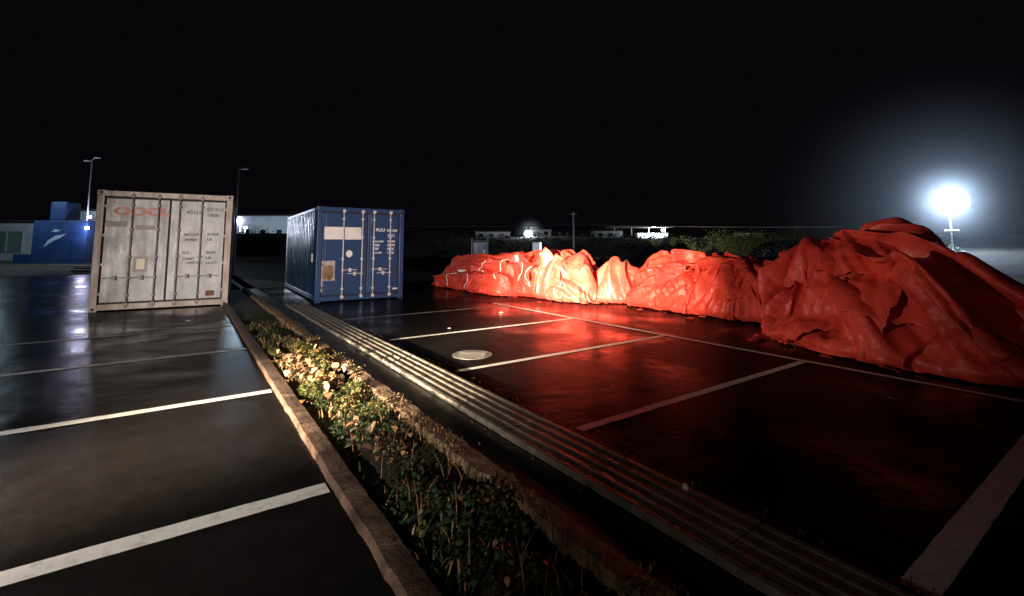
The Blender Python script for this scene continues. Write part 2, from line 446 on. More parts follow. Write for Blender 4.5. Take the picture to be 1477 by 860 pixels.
# patches: v, u, radius, leaves, height, palette weights (g, yg, dark, brown, pale), leaf length
PATCH = [(1.16,8.4,.14,220,.10,(5,3,1,0,0),.07),(1.16,7.8,.12,180,.10,(5,3,1,0,0),.07),
 (1.50,8.6,.22,420,.12,(1,5,1,1,0),.07),(1.55,7.9,.22,560,.16,(2,6,1,0,.3),.08),(1.60,7.2,.20,560,.17,(3,6,0,0,.3),.08),
 (1.55,6.6,.20,480,.16,(3,5,1,.4,.2),.08),(1.30,7.1,.22,170,.08,(0,.3,1,4,2),.11),(1.25,6.4,.2,150,.08,(0,.2,1,4,3),.12),
 (1.45,6.0,.18,240,.10,(1,2,0,4,1.5),.11),(1.22,5.6,.17,380,.13,(5,2,1,0,0),.07),(1.58,5.3,.16,460,.17,(4,4,1,0,.2),.06),
 (1.40,4.9,.15,160,.12,(1,2,3,2,.2),.07),(1.30,5.2,.2,150,.08,(1,0,4,.5,0),.08),(1.55,4.5,.18,420,.18,(2.5,1,4,0,0),.06),
 (1.25,4.2,.2,240,.12,(.6,0,5,0,0),.08),(1.52,4.0,.2,160,.12,(.5,0,5,1,.1),.07),(1.35,3.7,.2,90,.08,(0,0,5,3,.6),.10),  # near patches mostly dark: fading light put into the leaf colours
 (1.45,3.3,.25,150,.10,(.3,0,5,.5,0),.07),(1.30,2.8,.25,260,.12,(.6,0,5,.5,0),.09),(1.55,2.5,.2,260,.14,(.6,0,5,1,0),.09),
 (1.35,2.0,.25,260,.12,(.3,0,5,.3,0),.09),(1.40,1.4,.25,260,.12,(.3,0,5,.3,0),.09),(1.40,9.6,.3,300,.08,(1,.3,4,.5,0),.07),
 (1.40,10.6,.3,300,.08,(.6,0,5,.3,0),.07),(1.4,12,.35,300,.07,(.5,0,5,.3,0),.07)]
sp = []
for (v, u, r, n, h, wts, L) in PATCH:
    w = np.array(wts, float); w /= w.sum()
    for _ in range(int(n*(2.2 if u > 4.6 else 1.0))):
        a = rng.uniform(0, 6.28); q = math.sqrt(rng.random())
        vv = v+q*r*math.cos(a)*.9; uu = u+q*r*1.7*math.sin(a)
        vv = min(max(vv, 1.02), 1.73)
        z = .02+h*.72*(1-q*q)*rng.uniform(.2, 1.05)
        sp.append((lot(vv, uu, z), rng.uniform(0, 6.28), rng.uniform(-.2, 1.1), L*.62*rng.uniform(.45, 1.15), rng.choice(5, p=w), rng.uniform(.45, .8)))
V, F, I = leaf_mesh(sp); b = MB(); b.v = V; b.f = F; b.m = I
tag(b.build('ground_cover', LM, smooth=True), 'leafy weeds and creeping plants filling the strip between the kerbs', 'ground cover', kind='stuff')
# fallen dry leaves, large, curled
sp = []
for _ in range(150):
    u = abs(rng.normal(0, 1)); c = [(1.26,6.9,.16,.45),(1.32,6.3,.2,.45),(1.42,5.9,.16,.4),(1.40,3.85,.12,.18),(1.4,4.8,.2,.9),(1.3,8,.2,1)][rng.choice(6, p=[.34,.28,.13,.12,.05,.08])]
    v = min(max(c[0]+rng.normal(0, c[2]), 1.05), 1.78)
    sp.append((lot(v, c[1]+rng.normal(0, c[3]), rng.uniform(.02,.12)), rng.uniform(0,6.28), rng.uniform(-.1,1.25), rng.uniform(.07,.15), rng.choice([3,4],p=[.6,.4]), rng.uniform(.35,.7)))
V, F, I = leaf_mesh(sp); b = MB(); b.v = V; b.f = F; b.m = I
tag(b.build('fallen_leaves', LM, smooth=True), 'curled dry brown leaves lying in the strip', 'fallen leaves', kind='stuff')
# thin dry stalks standing at the near end
b = MB()
for _ in range(60):
    v, u = rng.uniform(1.1, 1.85), rng.uniform(1.2, 4.4); h = rng.uniform(.06, .26)
    dx, dy = rng.normal(0, .05, 2); p = Vector(lot(v, u, 0))
    b.tube([p, p+Vector((dx*.4, dy*.4, h*.6)), p+Vector((dx, dy, h))], [.003, .0025, .001], 4)
tag(b.build('dry_stalks', LM[3]), 'thin dry stalks at the near end of the strip', 'dry stalks', kind='stuff')
# scruffy blades of grass among the weeds
sp = []
for _ in range(7000):
    u = rng.uniform(.8, 11); v = rng.uniform(1.05, 1.72)
    if math.sin(u*3.1)+math.sin(v*17+u)+rng.normal(0,.5) < .1: continue
    far = u > 4.6
    if not far and rng.random() < .45: continue
    mi = rng.choice([0,1,2,3,4], p=[.12,.42,.16,.2,.1] if far else [.06,.06,.68,.18,.02])  # near blades mostly dark, the light's falloff put into their colour
    sp.append((lot(v, u, .004), rng.uniform(0,6.28), rng.uniform(.5,1.4), rng.uniform(.05,.15), mi, .09))
V, F, I = leaf_mesh(sp); b = MB(); b.v = V; b.f = F; b.m = I
tag(b.build('strip_grass', LM), 'scruffy yellowing grass blades among the weeds of the strip', 'grass', kind='stuff')
# short grass creeping over kerb and channel edges
sp = []
for _ in range(5200):
    k = rng.random()
    u = rng.uniform(.6, 13)
    if k < .62: v = 1.80+rng.normal(0, .055); z = .068; mi = rng.choice([1,3,4,2], p=[.3,.4,.1,.2])
    elif k < .88: v = 2.86+abs(rng.normal(0, .035)); z = .004; mi = rng.choice([1,3,2], p=[.3,.3,.4])
    else: v = 2.24+rng.normal(0, .02); z = .004; mi = rng.choice([3,2], p=[.4,.6])
    if k < .62 and math.sin(u*2.1)+math.sin(u*5.3+1) < -.4: continue
    if k > .88 and not (2.4 < u < 3.9): continue
    sp.append((lot(v, u, z), rng.uniform(0,6.28), rng.uniform(.3,1.3), rng.uniform(.02,.05), mi, .22))
V, F, I = leaf_mesh(sp); b = MB(); b.v = V; b.f = F; b.m = I
tag(b.build('kerb_grass', LM), 'short dead grass and moss along the kerb and channel edges', 'grass', kind='stuff')
# ================================================================== SHIPPING CONTAINERS
def paintmat(name, base, dirty, rust, lo, hi, rough=.42, streak=3.0):
    m = mat(name, base, rough); n, l, b = nodes(m)
    a = noise(m, streak, 6, .65, stretch=(1.6,1.6,.5)); r = ramp(m, a.outputs['Fac'], [(lo, base), (hi, dirty)])
    c = noise(m, 7, 8, .72, stretch=(1,1,.45)); rr = ramp(m, c.outputs['Fac'], [(.60, g3(0)), (.70, g3(1))])
    mx = n.new('ShaderNodeMix'); mx.data_type = 'RGBA'
    l.new(rr.outputs['Color'], mx.inputs['Factor']); l.new(r.outputs['Color'], mx.inputs['A']); mx.inputs['B'].default_value = (*rust, 1)
    l.new(mx.outputs['Result'], b.inputs['Base Color'])
    rg = ramp(m, a.outputs['Fac'], [(.3, g3(rough-.12)), (.75, g3(rough+.2))]); l.new(rg.outputs['Color'], b.inputs['Roughness'])
    bump(m, noise(m, 9, 3).outputs['Fac'], .25, .012)
    return m
M['c_white'] = paintmat('weathered_grey_white_paint', (.50,.49,.51), (.36,.35,.365), (.26,.19,.16), .35, .7)
M['c_white_frame'] = paintmat('weathered_frame_paint', (.48,.42,.39), (.33,.25,.21), (.14,.065,.04), .3, .6)
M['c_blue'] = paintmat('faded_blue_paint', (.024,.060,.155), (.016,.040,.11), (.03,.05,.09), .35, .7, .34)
M['c_blue_side'] = paintmat('blue_side_paint', (.008,.022,.06), (.006,.015,.04), (.012,.012,.02), .35, .7, .22)  # same blue darkened, side-wall shade put into the colour
M['seal'] = mat('dark_rubber_seal', (.018,.010,.010), .7)
M['rod_grey'] = noisy('dull_bar_paint', (.18,.14,.13), (.32,.27,.25), 8, .5)
M['rod_pale'] = noisy('pale_bar_paint', (.48,.45,.46), (.66,.62,.62), 8, .45)
M['rust'] = noisy('rusty_metal', (.10,.035,.018), (.24,.10,.05), 9, .8, .6, 40, .01)
M['orange_letter'] = noisy('faded_orange_lettering', (.62,.17,.08), (.48,.22,.15), 9, .5)
M['grey_letter'] = noisy('faded_grey_lettering', (.10,.09,.09), (.28,.25,.25), 12, .6)
M['white_letter'] = noisy('faded_white_lettering', (.55,.58,.64), (.74,.76,.8), 14, .5)
M['sticker'] = noisy('white_sticker', (.66,.62,.60), (.76,.73,.71), 3, .5)
M['cream'] = mat('cream_plate', (.80,.70,.52), .5)
M['stain'] = noisy('dirty_grey_patch', (.30,.27,.25), (.40,.36,.34), 8, .6)
M['timber'] = noisy('rusty_brown_board', (.13,.075,.035), (.34,.23,.13), 3.5, .8, .5, 25, .01, stretch=(1,1,.6))
M['floor_dark'] = mat('container_underside', (.02,.015,.012), .8)

def container(name, loc, rotz, W, H, L, wall_m, side_m, frame_m, rod_m, rod_xs, recess, hinge_m, leaf_gap):
    """local frame: door end in the plane y=0, x across, y into the box"""
    t = empty(name, loc, rotz)
    p = .13*W/2.6                       # corner post width
    zs, zt = .16*H/2.6, H-.13*H/2.6
    # corner posts and castings
    for x0 in (0, W-p):
        b = MB(); b.box(x0, x0+p, 0, .16, .12, H-.13); b.build('corner_post', frame_m, t, bevel=.008)
        b = MB(); b.box(x0+.004, x0+p-.004, L-.16, L, .12, H-.13); b.build('corner_post', frame_m, t, bevel=.008)
    for x0 in (-.004, W-p-.014):
        for y0 in (-.004, L-.172):
            for z0 in (0, H-.125):
                b = MB(); x1 = x0+p+.018
                b.box(x0, x1, y0, y0+.176, z0, z0+.122)
                b.box((x0+x1)/2-.028, (x0+x1)/2+.028, y0-.003, y0-.001, z0+.03, z0+.095, 1)
                b.build('corner_casting', [frame_m, M['seal']], t, bevel=.006)
    b = MB(); b.box(p, W-p, .003, .13, zt, H-.01); b.build('header_beam', frame_m, t, bevel=.01)
    b = MB(); b.box(p, W-p, .003, .13, .03, zs-.01)
    for x0 in (.28*W, .56*W): b.box(x0, x0+.30, -.001, .002, .04, .115, 1) if name == 'x' else None
    b.build('sill_beam', frame_m, t, bevel=.01)
    # dark seal plane between the leaves, set back
    b = MB(); b.box(p, W-p, recess+.035, recess+.05, zs-.01, zt); b.build('door_seal', M['seal'], t)
    # door leaves: pressed panels
    mid = W*leaf_gap
    for x0, x1 in ((p+.035, mid-.022), (mid+.022, W-p-.035)):
        b = MB(); b.box(x0, x1, recess, recess+.04, zs+.03, zt-.05)
        hh = (zt-zs-.08)/5
        for k in range(5):
            z0 = zs+.05+k*hh
            b.box(x0+.07, x1-.07, recess-.010, recess-.0005, z0+.03, z0+hh-.03)
        d = b.build('door', wall_m, t, bevel=.006)
        for k in range(4):
            z0 = zs+.22+k*(zt-zs-.5)/3
            xo = x0-.045 if x0 < W/3 else x1-.035
            h = MB(); h.box(xo, xo+.08, recess-.03, recess-.012, z0, z0+.05); h.tube([(xo+(.0 if x0 < W/3 else .08), recess-.03, z0-.03), (xo+(.0 if x0 < W/3 else .08), recess-.03, z0+.08)], .016)
            h.build('hinge', hinge_m, d)
    # locking bars with cams, brackets, handles
    hz = [zs+.30*(zt-zs), zs+.255*(zt-zs)] if rod_m is M['rod_pale'] else [zs+.235*(zt-zs)]*2
    for k, fx in enumerate(rod_xs):
        x = fx*W; y = recess-.055
        b = MB(); b.tube([(x, y, .07), (x, y, H-.05)], .0185, 10); bar = b.build('locking_bar', rod_m, t, smooth=True)
        for z0 in (zs-.08, zt-.02):
            c = MB(); c.box(x-.045, x+.045, y-.03, y+.05, z0, z0+.085); c.build('cam_keeper', rod_m, bar, bevel=.006)
        for z0 in (zs+.16, zs+.42*(zt-zs), zs+.68*(zt-zs), zt-.24):
            c = MB(); c.box(x-.034, x+.034, y-.024, y+.05, z0, z0+.06); c.build('bracket', rod_m, bar, bevel=.006)
        sgn = 1 if k in (0, 2) else -1
        if rod_m is M['rod_pale']: z0 = hz[0] if k in (0, 2) else hz[1]
        else: z0 = hz[0]+(.0 if k != 1 else -.0)
        if rod_m is M['rod_pale']: xa, xb = x, x+sgn*.42
        else: xa, xb = (x-.52, x-.03) if k in (0, 1) else (x+.02, x+.46)
        c = MB(); c.tube([(xa, y-.03, z0), ((xa+xb)/2, y-.035, z0+.012), (xb, y-.03, z0)], .013, 6)
        xm = (xa+xb)/2; c.box(xm-.035, xm+.035, y-.045, y+.03, z0-.055, z0+.055)
        c.box(x-.03, x+.03, y-.03, y+.03, z0-.03, z0+.03)
        c.build('handle', rod_m, bar, bevel=.004)
    # corrugated side walls
    def corr(x, s, name_):
        b = MB(); prof = []; N = int((L-.33)/.276)*16
        for q in range(N+1):
            ph = (q % 16)/16; f = math.cos(2*math.pi*ph)
            prof.append((.16+q*(L-.33)/N, .018-.018*math.tanh(1.5*f)/.905))
        vs = []
        for yy, dx in prof: vs += [(x+s*dx, yy, .15), (x+s*dx, yy, H-.09)]
        b.add(vs, [(2*k, 2*k+2, 2*k+3, 2*k+1) for k in range(len(prof)-1)])
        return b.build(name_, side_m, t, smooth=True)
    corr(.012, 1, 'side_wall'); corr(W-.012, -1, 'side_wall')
    for x0 in (0, W-.08):
        b = MB(); b.box(x0, x0+.08, .17, L-.17, H-.095, H-.012); b.build('top_rail', frame_m, t, bevel=.008)
        b = MB(); b.box(x0, x0+.08, .17, L-.17, .04, .17); b.build('bottom_rail', frame_m, t, bevel=.008)
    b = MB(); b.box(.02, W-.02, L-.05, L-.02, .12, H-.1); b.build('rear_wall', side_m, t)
    b = MB()
    nr = int((L-.3)/.35)
    for k in range(nr): b.box(.09, W-.09, .16+k*(L-.32)/nr, .16+(k+.62)*(L-.32)/nr, H-.03, H-.012)
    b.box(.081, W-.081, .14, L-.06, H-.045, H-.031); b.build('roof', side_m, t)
    b = MB(); b.box(.09, W-.09, .14, L-.06, .10, .15); b.build('floor', M['floor_dark'], t)
    return t
RX = (math.pi/2, 0, 0)
# ---- the grey-white one
WW, WH, WL = 2.93, 3.05, 6.3
wc = container('shipping_container', (-10.43, 11.63, .0), R(30.3), WW, WH, WL, M['c_white'], M['c_white'], M['c_white_frame'], M['rod_grey'],
               (.245, .43, .585, .755), .055, M['c_white'], .513)
tag(wc, 'grubby white shipping container with rust lines and faded orange letters on its doors', 'shipping container')
yf = .055-.0155
def plate(parent, name, x0, x1, z0, z1, m, y=yf):
    b = MB(); b.box(x0, x1, y-.004, y, z0, z1); return b.build(name, m, parent)
text_mesh('lettering', 'OOCL', .285, M['orange_letter'], wc, (.335, yf-.004, 2.43), RX, 1.42, bold=.014)
plate(wc, 'document_plate', .865, 1.035, .995+.04, 1.30, M['cream'])
plate(wc, 'dirt_patch', .80, 1.09, .965, 1.36, M['stain'], yf+.0015)
plate(wc, 'dirt_patch', .20, .62, 2.12, 2.27, M['stain'], yf+.0015)
plate(wc, 'dirt_patch', .80, 1.20, 2.05, 2.17, M['stain'], yf+.0015)
def rows(parent, specs, m):
    for txt, x, z, s in specs: text_mesh('lettering', txt, s, m, parent, (x, yf-.004, z), RX, 1.1, bold=.0035)
rows(wc, [('45G1', 1.86, 2.50, .14), ('OOLU', 2.32, 2.60, .13), ('1808', 2.32, 2.44, .13), ('MGW', 1.84, 1.90, .12), ('30480', 1.84, 1.76, .11),
          ('KG', 1.83, 1.42, .10), ('TARE', 1.83, 1.26, .09), ('3900 KG', 1.92, 1.15, .09), ('67200', 2.36, 1.92, .10), ('LB', 2.36, 1.78, .10), ('8600', 2.36, 1.42, .10), ('LB', 2.36, 1.28, .10), ('CU.FT', 2.36, 1.14, .09)], M['grey_letter'])
b = MB(); b.box(2.40, 2.60, yf-.006, yf-.001, .28, .42); b.build('rust_patch', M['rust'], wc)
# ---- the blue one
BW, BH, BL = 2.60, 2.80, 6.35
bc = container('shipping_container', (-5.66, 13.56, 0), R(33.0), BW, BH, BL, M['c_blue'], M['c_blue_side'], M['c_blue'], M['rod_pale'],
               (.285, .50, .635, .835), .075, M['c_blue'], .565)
tag(bc, 'blue shipping container with pale locking bars and a rusty brown patch on its left door', 'shipping container')
yf = .075-.0155
plate(bc, 'blank_sticker', .20, 1.27, 1.83, 2.20, M['sticker'], yf+.001)
b = MB(); N = 28
b.add([(.93+.095*math.cos(2*math.pi*k/N), yf-.003, 1.40+.105*math.sin(2*math.pi*k/N)) for k in range(N)], [tuple(range(N))]); b.build('round_sticker', M['sticker'], bc)
plate(bc, 'faded_panel', .145, .53, .62, 1.20, M['stain'], yf)
rb = np.random.default_rng(4); pts = []
for k in range(26):
    t = 2*math.pi*k/26; c, s = math.cos(t), math.sin(t); r = 1/max(abs(c), abs(s))**.8*(1+rb.uniform(-.12,.08))
    pts.append((.335+.155*c*r, yf-.007, .86+.215*s*r))
b = MB(); b.add(pts, [tuple(range(26))]); b.build('rust_patch', M['timber'], bc)
plate(bc, 'faded_panel', .14, .20, .30, .62, M['stain'], yf)
rows(bc, [('PLIU', 1.71, 2.09, .135), ('091500', 2.07, 2.09, .10), ('0', 2.48, 2.09, .12), ('22G1', 2.09, 1.93, .10), ('MAX.GW.', 1.62, 1.75, .075), ('30480', 2.08, 1.75, .09), ('TARE', 1.62, 1.63, .085), ('67200', 2.08, 1.63, .09),
          ('2200', 1.62, 1.52, .09), ('4850', 2.08, 1.51, .10), ('CU.CAP.', 1.62, 1.40, .075), ('1170', 2.08, 1.39, .10)], M['white_letter'])
plate(bc, 'label_plate', 2.28, 2.44, .28, .325, M['sticker'])
b = MB(); b.box(-.012, .0, .60, .80, 1.15, 1.40); b.build('side_plate', M['sticker'], bc)
# ================================================================== RED TARPAULINS
def tarpmat(name, c0, c1, rough=.44):
    m = mat(name, c0, rough); n, l, b = nodes(m)
    a = noise(m, 1.4, 6, .6); r = ramp(m, a.outputs['Fac'], [(.36, c0), (.62, c1)])
    d = noise(m, 9, 6, .7); dr = ramp(m, d.outputs['Fac'], [(.50, g3(1)), (.72, (.62,.52,.46))])
    mx = n.new('ShaderNodeMix'); mx.data_type = 'RGBA'; mx.blend_type = 'MULTIPLY'; mx.inputs['Factor'].default_value = 1
    l.new(r.outputs['Color'], mx.inputs['A']); l.new(dr.outputs['Color'], mx.inputs['B']); l.new(mx.outputs['Result'], b.inputs['Base Color'])
    rg = ramp(m, d.outputs['Fac'], [(.3, g3(rough-.1)), (.7, g3(rough+.2))]); l.new(rg.outputs['Color'], b.inputs['Roughness'])
    b.inputs['Specular IOR Level'].default_value = .35
    def crumple(scale, strength, dist, prev):
        tc = n.new('ShaderNodeTexCoord'); wn_ = n.new('ShaderNodeTexNoise'); wn_.inputs['Scale'].default_value = scale*.8; wn_.inputs['Detail'].default_value = 3
        l.new(tc.outputs['Object'], wn_.inputs['Vector'])
        mx2 = n.new('ShaderNodeVectorMath'); mx2.operation = 'MULTIPLY_ADD'; mx2.inputs[1].default_value = (.9/scale,)*3
        l.new(wn_.outputs['Color'], mx2.inputs[0]); l.new(tc.outputs['Object'], mx2.inputs[2])
        v = n.new('ShaderNodeTexVoronoi'); v.inputs['Scale'].default_value = scale; l.new(mx2.outputs[0], v.inputs['Vector'])
        return bump(m, v.outputs['Distance'], strength, dist, prev)
    b1 = crumple(2.3, .22, .08, None); b2 = crumple(6.5, .35, .03, b1)
    bump(m, noise(m, 30, 4, .6, dist=.8).outputs['Fac'], .2, .008, b2)
    return m
M['tarp'] = tarpmat('red_tarpaulin', (.46,.034,.024), (.62,.062,.038))
M['rope'] = mat('white_rope', (.75,.70,.62), .6)
def sheet_mesh(name, P, keep, parent=None, mat_=None):
    na, nb = P.shape[:2]
    X = P[...,0]*CA-P[...,1]*SA; Y = P[...,0]*SA+P[...,1]*CA
    V = np.stack([X, Y, P[...,2]], -1).reshape(-1, 3)
    i = np.arange(na-1)[:,None]*nb+np.arange(nb-1)[None]
    F = np.stack([i, i+nb, i+nb+1, i+1], -1).reshape(-1, 4)[keep.ravel()]
    used = np.unique(F); remap = np.zeros(len(V), np.int64); remap[used] = np.arange(len(used)); V = V[used]; F = remap[F]
    me = bpy.data.meshes.new(name); me.vertices.add(len(V)); me.vertices.foreach_set('co', V.astype(np.float32).ravel())
    me.loops.add(F.size); me.loops.foreach_set('vertex_index', F.astype(np.int32).ravel())
    me.polygons.add(len(F)); me.polygons.foreach_set('loop_start', np.arange(0, F.size, 4, dtype=np.int32))
    me.polygons.foreach_set('use_smooth', np.ones(len(F), bool))
    me.update(calc_edges=True); me.validate(); me.materials.append(mat_ or M['tarp'])
    o = bpy.data.objects.new(name, me); col.objects.link(o)
    if parent: o.parent = parent
    sm = o.modifiers.new('smooth', 'SMOOTH'); sm.factor = .5; sm.iterations = 2
    so = o.modifiers.new('thickness', 'SOLIDIFY'); so.thickness = .008; so.offset = -1
    su = o.modifiers.new('subdivision', 'SUBSURF'); su.levels = 1; su.render_levels = 1
    return o
def tuck(P, vc):
    """roll the hem under the heap"""
    low = np.clip(1-P[...,2]/.16, 0, 1)**1.3
    P[...,0] += np.where(P[...,0] < vc, 1, -1)*low*.22
    P[...,2] = np.maximum(P[...,2]-low*.03, .006)
    return P
def tarp(name, label, pf=None, crest=None, flaps=(), **kw):
    P0 = cloth(**kw); P = P0.copy(); vc = kw['c'][0]
    if pf: P = postfold(P, *pf)
    sc = match_profile(P, crest, True) if crest else (lambda Q: 1.0)
    P[...,2] *= sc(P)
    Z = P[...,2].copy()
    for _ in range(4): Z[1:-1,1:-1] = (Z[1:-1,1:-1]*2+Z[2:,1:-1]+Z[:-2,1:-1]+Z[1:-1,2:]+Z[1:-1,:-2])/6
    P = tuck(P, vc)
    keep = np.maximum(np.maximum(Z[1:,1:], Z[:-1,:-1]), np.maximum(Z[1:,:-1], Z[:-1,1:])) > .055
    o = tag(sheet_mesh(name, P, keep), label, 'tarpaulin', 'red tarpaulins heaped along the bays')
    for (v0, v1, u0, u1, d, src, layers, seed, sharp) in flaps:
        Q = offset_out(P0, d); Q = postfold(Q, src, layers, seed, sharp=sharp); Q[...,2] *= sc(Q)
        Q = tuck(Q, vc)
        a = np.arange(P0.shape[0])[:,None]/P0.shape[0]; b_ = np.arange(P0.shape[1])[None]/P0.shape[1]
        r = np.random.default_rng(seed); p1, p2 = r.uniform(0, 6, 2)
        v, u, z = P0[...,0]+0*a, P0[...,1], Q[...,2]
        w = v-.7*(1-P0[...,2])                       # unrolled height coordinate
        m = (w > v0+.10*np.sin(u*3.1+p1)+.05*np.sin(u*8+p2)) & (w < v1+.08*np.sin(u*4+p2)) & (u > u0+.10*np.sin(w*4+p1)) & (u < u1+.10*np.sin(w*3.3+p2)) & (z > .03)
        k = m[1:,1:] & m[:-1,:-1] & m[1:,:-1] & m[:-1,1:]
        if k.sum() > 50: sheet_mesh('loose_fold', Q, k, o)
    return o
# C: the big near heap
tarp('crumpled_tarpaulin', 'largest red tarpaulin heap at the right edge, dull dark red with long slanting folds',
     pf=((10.4,3.9), [(3.4,1.5,.50,.15,1.0,None),(7.5,.55,1.0,.28,.6,None),(3.4,.26,1.8,.25,.4,-.5),(8,.12,2.5,.3,.4,.7),(12,.20,1.0,.3,.5,None)], 4), crest=[(.2,.5),(.8,.82),(1.24,1.15),(1.57,1.45),(1.93,1.72),(2.4,2.02),(2.9,2.15),(3.3,2.05),(3.9,1.95),(4.2,1.4)], flaps=[(7.6,9.3,1.2,2.9,.05,(10.6,4.6),[(3.0,.85,.6,.18,.9,None),(9,.25,1.2,.3,.4,None)],41,False),(8.0,9.6,.2,2.1,.09,(10.8,3.6),[(3.6,.9,.6,.2,.9,None),(9,.2,1.2,.3,.4,None)],42,True),(7.4,8.9,2.3,4.1,.07,(10.0,3.4),[(2.8,.8,.6,.2,.9,None),(8,.25,1.2,.3,.4,None)],43,True),(8.7,10.2,2.4,4.2,.07,(11.0,3.4),[(3.8,.6,.6,.2,.8,None),(8,.2,1.2,.3,.4,None)],44,False)], c=(9.35,1.35), theta=0, ext=(3.3,5.7), crumple=(1.6,1.5),
     ridges=[((9.3,4.0),(9.4,3.8),1.72,1.72,.60,.65),((9.5,3.4),(9.6,2.8),1.5,1.98,.9,1.4),((9.6,2.8),(9.3,2.1),1.98,1.5,1.4,1.6),((9.3,2.1),(9.0,1.3),1.45,.62,1.6,1.3),((9.0,1.3),(9.0,-.8),.62,.4,1.3,1.1),
             ((8.7,4.0),(8.2,2.9),.40,.5,.4,.45),((8.9,3.0),(8.0,1.7),1.1,.45,.5,.5)], seed=3,
     folds=[(.75,.85,.30,.8),(1.2,.37,.10,1.4)], stiff=.2)
tarp('crumpled_tarpaulin', 'wide orange red tarpaulin heap between the overlit one and the largest one', pf=((11.3,5.9), [(3.2,.95,.6,.16,.8,None),(7,.42,1.2,.3,.5,None),(12,.12,.6,.15,.5,None),(5,.16,2.2,.25,.3,.6)], 9), crest=[(4.2,.9),(4.9,1.34),(6.3,1.50),(8.1,1.60),(8.7,1.35),(9.1,.9)], flaps=[(9.6,10.9,5.0,6.9,.06,(11.6,6.2),[(3.6,.8,.6,.2,.9,None),(9,.2,1.2,.3,.4,None)],51,True),(9.5,10.7,7.0,8.8,.06,(11.2,5.6),[(5.0,.6,.6,.2,.8,None),(9,.2,1.2,.3,.4,None)],52,False),(10.2,11.4,6.2,8.4,.08,(12,6.8),[(3.4,.5,.6,.2,.8,None)],53,True)], c=(10.8,6.7), theta=0, ext=(3.0,5.2), crumple=(1.55,1.6),
     ridges=[((10.9,8.5),(11.0,7.2),1.30,1.36,.8,1.2),((11.0,7.2),(10.8,4.9),1.34,1.15,1.1,1.0),((10.3,8.5),(10.3,5.6),.55,.5,.5,.5)], seed=8,
     folds=[(.35,.62,.28,.9),(-.2,.3,.08,1.5)], stiff=.2)
tarp('crumpled_tarpaulin', 'narrow upright fold of red tarpaulin right beside the brightest lit heap', pf=((11.5,9.6), [(3.4,.9,1,.16,.8,None),(6,.16,2.2,.25,.3,.6)], 9), crest=[(8.9,.8),(9.3,1.25),(9.7,1.33),(10.1,.9)], c=(10.4,9.55), theta=0, ext=(1.9,1.5), crumple=(1.6,1.6),
     ridges=[((10.3,9.7),(10.6,9.3),1.28,1.2,.55,.5)], seed=5, res=.06, folds=[(.3,.3,.15,1.2)])
tarp('crumpled_tarpaulin', 'brightest tarpaulin heap, bleached almost white by the headlamps', pf=((11.5,11.6), [(2.9,1.15,.8,.2,.9,None),(2.4,.45,1.4,.3,.5,1.5),(6,.20,2.5,.3,.4,.6),(9,.08,3,.3,.3,-.4)], 9), crest=[(9.9,1.0),(10.3,1.45),(10.7,1.56),(11.5,1.46),(12.9,1.48)], flaps=[(8.6,9.6,10.4,11.5,.07,(10.8,10.6),[(3.4,.8,.8,.2,.9,None),(9,.2,1.2,.3,.4,None)],61,True),(8.6,9.8,11.7,12.9,.06,(10.8,12.9),[(3.4,.7,.8,.2,.9,None),(9,.2,1.2,.3,.4,None)],62,False)], c=(9.65,11.4), theta=0, ext=(2.4,3.3), crumple=(1.6,1.6),
     ridges=[((9.6,12.6),(9.7,12.0),1.36,1.3,.7,.75),((9.7,11.8),(9.7,10.6),1.25,1.5,.75,.8)], seed=21, res=.065, folds=[(.2,.55,.24,1.1),(1.3,.4,.14,1.5)])
tarp('folded_tarpaulin', 'red folded tarpaulin stack farthest left, tied with white rope', pf=((11.5,11.6), [(1.9,.52,.4,.13,.7,1.60),(4.5,.26,.7,.25,.5,1.5),(1.6,.10,1.3,.3,.5,.9),(9,.10,1.6,.3,.4,1.2)], 9), crest=[(12.6,1.45),(14.7,1.40),(17.0,1.28),(17.6,.9)], flaps=[(8.3,9.0,13.0,15.0,.07,(11.5,13),[(1.8,.5,.5,.16,.7,1.4),(5,.2,.9,.3,.5,1.3)],71,False),(8.7,9.6,14.4,16.6,.07,(11.5,13),[(1.8,.5,.5,.16,.7,1.7),(5,.2,.9,.3,.5,1.2)],72,True)], c=(9.2,15.2), theta=0, ext=(2.6,5.8), crumple=(1.6,1.4),
     ridges=[((9.3,17.0),(9.3,13.4),1.12,1.34,.85,.85),((8.85,17.4),(8.75,13.2),.62,.66,.55,.55)], seed=31, folds=[(1.5,.42,.16,.8),(.9,.5,.12,1.2)])

def by_label(word):
    return [o for o in col.objects if o.get('label') and word in o['label']][0]
stack = by_label('farthest left')
def surf(o, v, u0, z0):
    """front surface of a heap met when walking across the bays at height z0"""
    a = Vector(lot(v, u0, z0)); d = Vector((CA, SA, 0))
    ok, p, nrm, idx, hit, mw = scene.ray_cast(bpy.context.evaluated_depsgraph_get(), a, d)
    return p if ok else None
bpy.context.view_layer.update()
def rope(o, u, z_top, z_bot, sway):
    pts = []
    for k in range(15):
        f = k/14; p = surf(o, 6.5, u+sway*math.sin(f*math.pi), z_bot+(z_top-z_bot)*f)
        if p is not None: pts.append(p-Vector((CA, SA, 0))*.02)
    if len(pts) > 3:
        b = MB(); b.tube(pts, .014, 6); b.build('rope', M['rope'], o, smooth=True)
for u, zt_, zb_, sw in ((16.3,.62,.12,.10),(14.9,.66,.10,-.08),(14.2,1.12,.72,.1),(13.0,1.2,.55,.12)): rope(stack, u, zt_, zb_, sw)
p = surf(stack, 6.5, 15.7, .70)
if p is not None:
    b = MB(); b.box(-.24, .24, -.012, 0, -.045, .045); b.build('white_tag', M['sticker'], stack, loc=p-Vector((CA,SA,0))*.05, rotz=A0-math.pi/2+.2)
bright = by_label('brightest tarpaulin')
